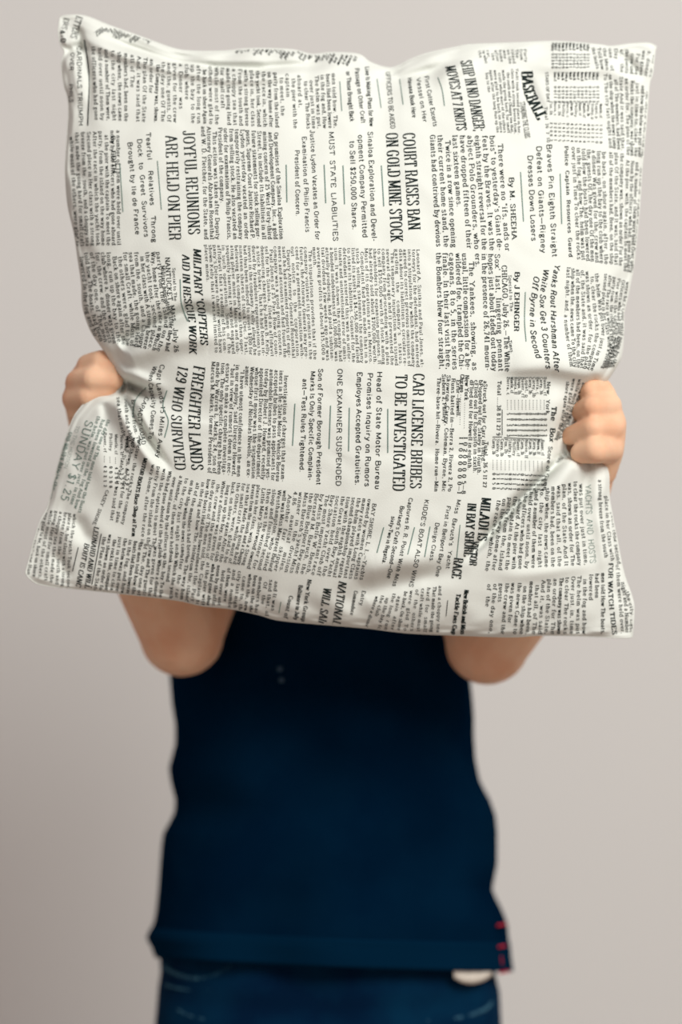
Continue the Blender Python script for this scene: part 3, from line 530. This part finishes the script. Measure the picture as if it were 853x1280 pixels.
# ------------------------------------------------------------------ the child
person = bpy.data.objects.new('person', None); C.objects.link(person); person.location = (0, 0.24, 0)
person['label'] = 'small child in a navy t-shirt and blue jeans holding up a newspaper-print pillow'
person['category'] = 'person'
def ell(bm, c, r, rot=None, sub=3):
    mt = Matrix.Translation(c) @ (rot.to_4x4() if rot else Matrix()) @ Matrix.Diagonal((*r, 1))
    bmesh.ops.create_icosphere(bm, subdivisions=sub, radius=1, matrix=mt)
def cap(bm, a, ra, b, rb, seg=16, cuts=6):
    a = Vector(a); b = Vector(b); d = b - a; L = d.length; t = d.normalized()
    s = t.orthogonal().normalized(); q = t.cross(s); rings = []
    prof = [(-math.cos(x) * ra, math.sin(x) * ra) for x in (0.25, 0.6, 1.0, 1.35)] + [(L * k / cuts, ra + (rb - ra) * k / cuts) for k in range(cuts + 1)] + [(L + math.cos(x) * rb, math.sin(x) * rb) for x in (1.35, 1.0, 0.6, 0.25)]
    for h_, r_ in prof: rings.append([bm.verts.new(a + t * h_ + (s * math.cos(2 * math.pi * k / seg) + q * math.sin(2 * math.pi * k / seg)) * r_) for k in range(seg)])
    for i in range(len(rings) - 1):
        for k in range(seg): bm.faces.new((rings[i][k], rings[i][(k + 1) % seg], rings[i + 1][(k + 1) % seg], rings[i + 1][k]))
    bm.faces.new(rings[0][::-1]); bm.faces.new(rings[-1])
def chain(bm, pts):
    for (a, ra), (b, rb) in zip(pts[:-1], pts[1:]): cap(bm, a, ra, b, rb)
YT = 0.24
body = bmesh.new()
# arms: shoulder > elbow > wrist
shL = P(295, 585, YT); shR = P(562, 585, YT)
elL = P(227, 792, 0.125); elR = P(610, 802, 0.125)
wrL = P(134, 566, 0.074); wrR = P(724, 632, 0.074)
def mid(a, b, f): return a + (b - a) * f
for sh, el, wr in ((shL, elL, wrL), (shR, elR, wrR)):
    chain(body, [(sh, 0.040), (mid(sh, el, 0.5), 0.037), (el, 0.0335)])
    chain(body, [(el, 0.0335), (mid(el, wr, 0.3), 0.035), (mid(el, wr, 0.65), 0.029), (wr, 0.0215)])
    ell(body, el + Vector((0, 0.006, -0.002)), (0.034, 0.033, 0.033))
# hand at the photo's right: palm behind the edge, four fingers stacked and closing on the cloth
def finger(pts, r): chain(body, [(P(*p), rr) for p, rr in zip(pts, r)])
R = [0.0088, 0.0086, 0.0078, 0.0066]
finger([(741,490,0.046),(752,486,0.020),(739,486,0.006),(724,492,0.024)], R)
finger([(748,510,0.046),(763,507,0.014),(742,508,-0.004),(719,517,0.022)], [0.0092, 0.0094, 0.0086, 0.0072])
finger([(752,536,0.046),(767,534,0.012),(742,534,-0.007),(713,545,0.014)], [0.0092, 0.0094, 0.0088, 0.0074])
finger([(748,566,0.046),(762,562,0.014),(745,562,-0.008),(727,566,0.000)], [0.0092, 0.0105, 0.0108, 0.0085])
chain(body, [(wrR, 0.0215), (P(735,588,0.058), 0.0215), (P(740,556,0.054), 0.021), (P(736,515,0.054), 0.017)])
chain(body, [(P(755,494,0.020), 0.0098), (P(766,530,0.016), 0.0110), (P(762,562,0.020), 0.0115), (P(752,590,0.034), 0.012)])
finger([(738,590,0.060),(716,560,0.066),(700,530,0.062),(694,505,0.056)], [0.0125, 0.0105, 0.0095, 0.008])
# hand at the photo's left
finger([(112,466,0.056),(111,458,0.034),(127,452,0.022),(145,465,0.020)], [0.0095, 0.0098, 0.0092, 0.008])
finger([(98,484,0.056),(97,478,0.034),(116,474,0.016),(142,475,0.014)], [0.0095, 0.0098, 0.0092, 0.008])
finger([(95,504,0.056),(93,498,0.036),(110,495,0.020),(134,488,0.018)], [0.0095, 0.0098, 0.0088, 0.0075])
finger([(100,522,0.058),(97,516,0.040),(112,514,0.030),(130,508,0.028)], [0.009, 0.0088, 0.008, 0.007])
chain(body, [(P(113,461,0.040), 0.0108), (P(101,480,0.038), 0.0115), (P(97,500,0.040), 0.0112), (P(102,518,0.048), 0.0105)])
chain(body, [(wrL, 0.0215), (P(120,535,0.064), 0.0205), (P(114,510,0.062), 0.020), (P(117,482,0.060), 0.017)])
finger([(125,540,0.070),(146,520,0.078),(158,495,0.076),(162,475,0.070)], [0.0125, 0.0105, 0.0095, 0.008])
# torso, neck, head, legs
cx = (P(400, 900, YT).x)
zs = shL.z
ell(body, (cx, YT, zs - 0.045), (0.105, 0.062, 0.085)); ell(body, (cx, YT - 0.006, zs - 0.17), (0.100, 0.066, 0.13)); ell(body, (cx, YT + 0.004, zs - 0.34), (0.108, 0.072, 0.11))
cap(body, (cx - 0.09, YT, zs - 0.01), 0.036, (cx + 0.09, YT, zs - 0.01), 0.036); cap(body, (cx, YT, zs), 0.036, (cx, YT - 0.006, zs + 0.07), 0.033)
hz = zs + 0.152; hy = YT - 0.012
ell(body, (cx, hy + 0.010, hz + 0.020), (0.071, 0.082, 0.078)); ell(body, (cx, hy - 0.020, hz - 0.040), (0.052, 0.054, 0.048)); ell(body, (cx, hy - 0.060, hz - 0.068), (0.018, 0.014, 0.013))
ell(body, (cx - 0.027, hy - 0.056, hz - 0.030), (0.018, 0.015, 0.017)); ell(body, (cx + 0.027, hy - 0.056, hz - 0.030), (0.018, 0.015, 0.017))
cap(body, (cx, hy - 0.069, hz + 0.004), 0.006, (cx, hy - 0.080, hz - 0.022), 0.0085); ell(body, (cx, hy - 0.064, hz - 0.046), (0.019, 0.010, 0.0075))
for s in (-1, 1): ell(body, (cx + s * 0.071, hy + 0.012, hz - 0.008), (0.008, 0.014, 0.021))
for s in (-1, 1):
    hx = cx + s * 0.058
    chain(body, [((hx, YT, 0.50), 0.060), ((hx + s * 0.004, YT - 0.004, 0.29), 0.043), ((hx + s * 0.004, YT + 0.006, 0.18), 0.038), ((hx + s * 0.004, YT + 0.012, 0.05), 0.025)])
    chain(body, [((hx + s * 0.004, YT + 0.022, 0.025), 0.024), ((hx + s * 0.008, YT - 0.06, 0.018), 0.017), ((hx + s * 0.010, YT - 0.10, 0.014), 0.0135)])
me = bpy.data.meshes.new('body'); body.to_mesh(me); tmp = bpy.data.objects.new('tmp', me); C.objects.link(tmp)
rm = tmp.modifiers.new('r', 'REMESH'); rm.mode = 'VOXEL'; rm.voxel_size = 0.0019; rm.use_smooth_shade = True
sm = tmp.modifiers.new('s', 'SMOOTH'); sm.iterations = 5; sm.factor = 0.5
dg = bpy.context.evaluated_depsgraph_get(); me2 = bpy.data.meshes.new_from_object(tmp.evaluated_get(dg)); bpy.data.objects.remove(tmp)
me2.name = 'body'; print('body polys', len(me2.polygons))
bo = link_mesh('body', me2, M_skin); child_of(bo, person); bo['label'] = 'bare arms with both hands gripping the sides of the pillow'
def blob(name, c, r, m, parent=None, rot=None):
    bm = bmesh.new(); ell(bm, (0, 0, 0), r, rot); me = bpy.data.meshes.new(name); bm.to_mesh(me)
    o = link_mesh(name, me, m); o.location = c; child_of(o, parent or person); return o
for s in (-1, 1):
    blob('eye', (cx + s * 0.025, hy - 0.060, hz + 0.004), (0.0105, 0.008, 0.0085), M_eye); blob('iris', (cx + s * 0.025, hy - 0.0655, hz + 0.004), (0.005, 0.004, 0.0052), M_iris)
blob('mouth', (cx, hy - 0.0705, hz - 0.046), (0.015, 0.005, 0.004), M_lip)
# hair: a cap of locks over the skull
hb = bmesh.new(); bmesh.ops.create_icosphere(hb, subdivisions=5, radius=1)
kill = []
for vtx in hb.verts:
    p = vtx.co
    if p.z < 0.22 - 0.95 * p.y and p.y < 0.35: kill.append(vtx)
    elif p.z < -0.55: kill.append(vtx)
bmesh.ops.delete(hb, geom=kill, context='VERTS')
for vtx in hb.verts:
    p = vtx.co; a = math.atan2(p.x, p.y); w_ = 1 + 0.022 * math.sin(a * 34 + 3 * math.sin(p.z * 6)) + 0.02 * math.sin(a * 9 + p.z * 4)
    vtx.co = Vector((p.x * 0.077 * w_, p.y * 0.089 * w_, p.z * 0.086 * w_))
me = bpy.data.meshes.new('hair'); hb.to_mesh(me); hair = link_mesh('hair', me, M_hair); hair.location = (cx, hy + 0.010, hz + 0.022); child_of(hair, person)
md = hair.modifiers.new('t', 'SOLIDIFY'); md.thickness = 0.006; md.offset = -1

# t-shirt: rings down the torso following the photographed outline
SL = [(560,262),(600,230),(660,226),(720,222),(780,217),(845,215),(880,218),(905,222),(930,222),(945,218),(960,214),(975,216),(1000,222),(1015,221),(1030,214),(1042,207),(1055,205),(1080,203),(1110,201),(1140,198),(1160,194),(1172,187),(1182,193),(1196,198)]
SR = [(560,556),(600,588),(660,588),(720,585),(780,584),(845,585),(870,588),(895,590),(920,590),(935,591),(950,592),(975,597),(990,604),(1000,610),(1020,617),(1040,619),(1080,619),(1100,615),(1112,613),(1125,618),(1140,626),(1155,632),(1180,634),(1200,636),(1214,638)]
def shirt_ring(f, n, grow=0.0):   # f in 0..1 from shoulder line to hem
    yl = 560 + (1196 - 560) * f; yr = 560 + (1214 - 560) * f
    xl = np.interp(yl, *zip(*SL)); xr = np.interp(yr, *zip(*SR))
    a = P(xl, yl, YT); b = P(xr, yr, YT); c = (a + b) / 2; hw = (b - a).length / 2 + grow
    dep = (0.058 + 0.030 * min(f / 0.25, 1)) + 0.010 * max(f - 0.7, 0) / 0.3
    out = []
    for k in range(n):
        t = 2 * math.pi * k / n; cs = math.cos(t); sn = math.sin(t)
        ex = math.copysign(abs(cs) ** 0.85, cs); ey = math.copysign(abs(sn) ** 0.85, sn)
        zf = ex * (b.z - a.z) / 2
        wr_ = 0.0032 * math.sin(9 * ex + 5 * f) * (0.3 + f) + 0.0028 * math.sin(5 * ex - 16 * f + 1.3 * math.sin(7 * f)) + 0.0016 * math.sin(31 * f + 4 * ex)
        # the front hem dips slightly in the middle
        yy = YT + ey * (dep + grow) + (wr_ if sn < 0 else -wr_) * (abs(sn) ** 0.5)
        pyy = (yl + yr) / 2 + ex * (yr - yl) / 2 + 3 * f * (1 - ex * ex)
        zz = P(0, pyy, yy if sn < 0 else 2 * YT - yy).z if f > 0.3 else c.z + zf
        if f > 0.3 and f < 0.5: zz = (c.z + zf) * (0.5 - f) / 0.2 + zz * (f - 0.3) / 0.2
        out.append(Vector((c.x + ex * hw, yy, zz)))
    return out
NR, NK = 150, 120
rings = [shirt_ring(i / (NR - 1), NK) for i in range(NR)]
# close over the shoulders up to the neck
top = []
c0 = sum(rings[0], Vector()) / NK
for s_, z_ in ((0.42, 0.034), (0.55, 0.030), (0.70, 0.025), (0.85, 0.016), (0.95, 0.007)):
    top.append([c0 + Vector(((p.x - c0.x) * s_, (p.y - c0.y) * min(1, s_ + 0.22), z_)) for p in rings[0]])
rings = top + rings
V = [p for r_ in rings for p in r_]; F = []
for i in range(len(rings) - 1):
    for k in range(NK): F.append((i * NK + k, i * NK + (k + 1) % NK, (i + 1) * NK + (k + 1) % NK, (i + 1) * NK + k))
off = len(V)
for sh, el in ((shL, elL), (shR, elR)):   # short sleeves, open at the upper arm
    t = (el - sh).normalized(); s1 = t.orthogonal().normalized(); s2 = t.cross(s1); base = len(V)
    for i in range(12):
        f = max(i - 4, 0) / 7; dm = min(i, 4) / 4; p = sh + t * ((el - sh).length * 0.46 * f - 0.047 * math.cos(dm * math.pi / 2))
        for k in range(40):
            a = 2 * math.pi * k / 40; rr = (0.047 + 0.006 * f + 0.0015 * math.sin(6 * a + 5 * f)) * max(math.sin(dm * math.pi / 2), 0.02); V.append(p + (s1 * math.cos(a) + s2 * math.sin(a)) * rr)
    for i in range(11):
        for k in range(40): F.append((base + i * 40 + k, base + i * 40 + (k + 1) % 40, base + (i + 1) * 40 + (k + 1) % 40, base + (i + 1) * 40 + k))
shirt = from_np('t_shirt', V, F, M_shirt); child_of(shirt, person); shirt['label'] = 'plain navy short-sleeved t-shirt'
md = shirt.modifiers.new('t', 'SOLIDIFY'); md.thickness = 0.0016; md.offset = -1
# hem band
hr = [shirt_ring(f, NK, 0.0009) for f in np.linspace(0.945, 1.001, 10)]
V = [p for r_ in hr for p in r_]; F = [(i * NK + k, i * NK + (k + 1) % NK, (i + 1) * NK + (k + 1) % NK, (i + 1) * NK + k) for i in range(9) for k in range(NK)]
hem = from_np('hem', V, F, M_hem); child_of(hem, shirt); hem.matrix_parent_inverse = (Matrix.Translation(-person.location)).copy()
hem.parent = shirt; hem.matrix_parent_inverse = Matrix.Translation(-Vector((0, 0, 0)))
md = hem.modifiers.new('t', 'SOLIDIFY'); md.thickness = 0.0016; md.offset = -1

def front_y(px, py, grow=0.0012):   # front face of the shirt at a photo position
    f = (py - 560) / (1205 - 560.0); r_ = shirt_ring(min(max(f, 0), 1), 240, grow); x = P(px, py, YT - 0.09).x
    best = min((p for p in r_ if p.y < YT + 0.005), key=lambda p: abs(p.x - x)); return best.y
def bead(name, px0, py0, px1, py1, r, m, parent, n=8, dy=-0.001):
    pts = []
    for i in range(n):
        f = i / (n - 1); px = px0 + (px1 - px0) * f; py = py0 + (py1 - py0) * f; pts.append(P(px, py, front_y(px, py) + dy))
    o = tube(name, pts, r, m, None, 6); o.parent = parent; return o
for a in ((622,1157,633,1155), (623,1184,632,1182), (625,1216,636,1214)):
    o = bead('red_stitch', *a, 0.0011, M_red, shirt); o['label'] = 'red bar of stitching at the side slit'
o = bead('red_stitch', 627, 1195, 628, 1206, 0.0005, M_red, shirt)
for (x, y_) in ((350, 836), (352, 850)): 
    bmx = bmesh.new(); ell(bmx, (0, 0, 0), (0.0024, 0.001, 0.0024), sub=2); me = bpy.data.meshes.new('button'); bmx.to_mesh(me)
    o = link_mesh('button', me, M_button); o.location = P(x, y_, front_y(x, y_) - 0.001); o.parent = shirt
# pocket lining showing under the hem
V = []; F = []
for i in range(13):
    f = i / 12; px = 568 + 48 * f; 
    for j in range(5):
        g_ = j / 4; py = 1206 + g_ * (10 + 14 * math.sin(math.pi * min(1, 0.12 + f * 0.85)) ** 0.7)
        V.append(P(px, py, front_y(px, 1204) + 0.004 - 0.002 * math.sin(math.pi * g_) + 0.0008 * math.sin(f * 22)))
for i in range(12):
    for j in range(4): a = i * 5 + j; F.append((a, a + 1, a + 6, a + 5))
tab = from_np('pocket_lining', V, F, M_tab); child_of(tab, person); tab['label'] = 'scrap of white lining showing under the hem'
md = tab.modifiers.new('t', 'SOLIDIFY'); md.thickness = 0.001

# jeans
JL = [(1150,206),(1200,203),(1215,204),(1235,201),(1260,199),(1280,197),(1330,195)]; JR = [(1150,612),(1200,615),(1220,617),(1240,622),(1280,624),(1330,626)]
def jring(py, n):
    a = P(np.interp(py, *zip(*JL)), py, YT); b = P(np.interp(py, *zip(*JR)), py, YT); c = (a + b) / 2; hw = (b.x - a.x) / 2; out = []
    f = (py - 1150) / 180
    for k in range(n):
        t = 2 * math.pi * k / n; cs = math.cos(t); sn = math.sin(t); ex = math.copysign(abs(cs) ** 0.8, cs); ey = math.copysign(abs(sn) ** 0.8, sn)
        wr_ = 0.0012 * math.sin(12 * ex + 9 * f) + 0.0016 * math.sin(22 * f + 3 * ex * ex) * f
        cen = 0.010 * math.exp(-(ex / 0.12) ** 2) * max(f - 0.35, 0)
        yy = YT + ey * 0.080 + (wr_ + cen) * (1 if sn < 0 else -1) * abs(sn)
        out.append(Vector((c.x + ex * hw, yy, P(0, py, yy if sn < 0 else 2 * YT - yy).z)))
    return out
V = []; F = []; n = 100; rows = list(np.linspace(1150, 1330, 60))
for py in rows: V += jring(py, n)
for i in range(len(rows) - 1):
    for k in range(n): F.append((i * n + k, i * n + (k + 1) % n, (i + 1) * n + (k + 1) % n, (i + 1) * n + k))
last = V[-n:]; zl = last[0].z; jc = sum(last, Vector()) / n
for j in range(1, 9):          # seat closing between the legs
    a = j / 8 * math.pi / 2; base = len(V) - n
    V += [Vector((jc.x + (p.x - jc.x) * max(math.cos(a), 0.02), YT + (p.y - YT) * max(math.cos(a), 0.02), p.z - 0.05 * math.sin(a))) for p in last]
    for k in range(n): F.append((base + k, base + (k + 1) % n, base + n + (k + 1) % n, base + n + k))
for s in (-1, 1):          # trouser legs
    base = len(V); leg_n = 48
    for i in range(30):
        f = i / 29; z_ = zl + 0.012 + (0.045 - zl - 0.012) * f; rx = 0.064 * (1 - f) + 0.050 * f; ry = 0.076 * (1 - f) + 0.054 * f
        x_ = jc.x + s * (0.070 * (1 - f) + 0.064 * f)
        for k in range(leg_n):
            t = 2 * math.pi * k / leg_n; w_ = 0.002 * math.sin(18 * f + 2 * t) * (0.4 + f); V.append(Vector((x_ + math.cos(t) * (rx + w_), YT + math.sin(t) * (ry + w_), z_)))
    for i in range(29):
        for k in range(leg_n): F.append((base + i * leg_n + k, base + i * leg_n + (k + 1) % leg_n, base + (i + 1) * leg_n + (k + 1) % leg_n, base + (i + 1) * leg_n + k))
jeans = from_np('jeans', V, F, M_jeans); child_of(jeans, person); jeans['label'] = 'dark blue denim jeans with pale pocket stitching'
md = jeans.modifiers.new('t', 'SOLIDIFY'); md.thickness = 0.0018; md.offset = -1
def jy(px, py):
    r_ = jring(min(py, 1330), 240); x = P(px, py, YT - 0.09).x
    return min((p for p in r_ if p.y < YT + 0.004), key=lambda p: abs(p.x - x)).y
def jtube(name, pts, r, m, rz=0.5):
    c = cr(pts, 8); o = tube(name, [P(a, b, jy(a, b) - 0.0006) for a, b in c], r, m, None, 8, rz=rz); o.parent = jeans; return o
jtube('pocket_edge', [(204,1208),(222,1218),(245,1223),(266,1220),(284,1211),(291,1205)], 0.0016, M_stitch)
jtube('pocket_seam', [(206,1231),(225,1236),(252,1238),(280,1235),(320,1240)], 0.0009, M_stitch)
jtube('pocket_edge', [(616,1252),(606,1262),(580,1271),(545,1276),(520,1275)], 0.0016, M_stitch)
jtube('fly_seam', [(438,1205),(440,1235),(442,1285)], 0.0012, M_jeans)
jtube('pocket_seam', [(222,1262),(238,1270),(262,1275),(300,1277)], 0.0009, M_stitch)
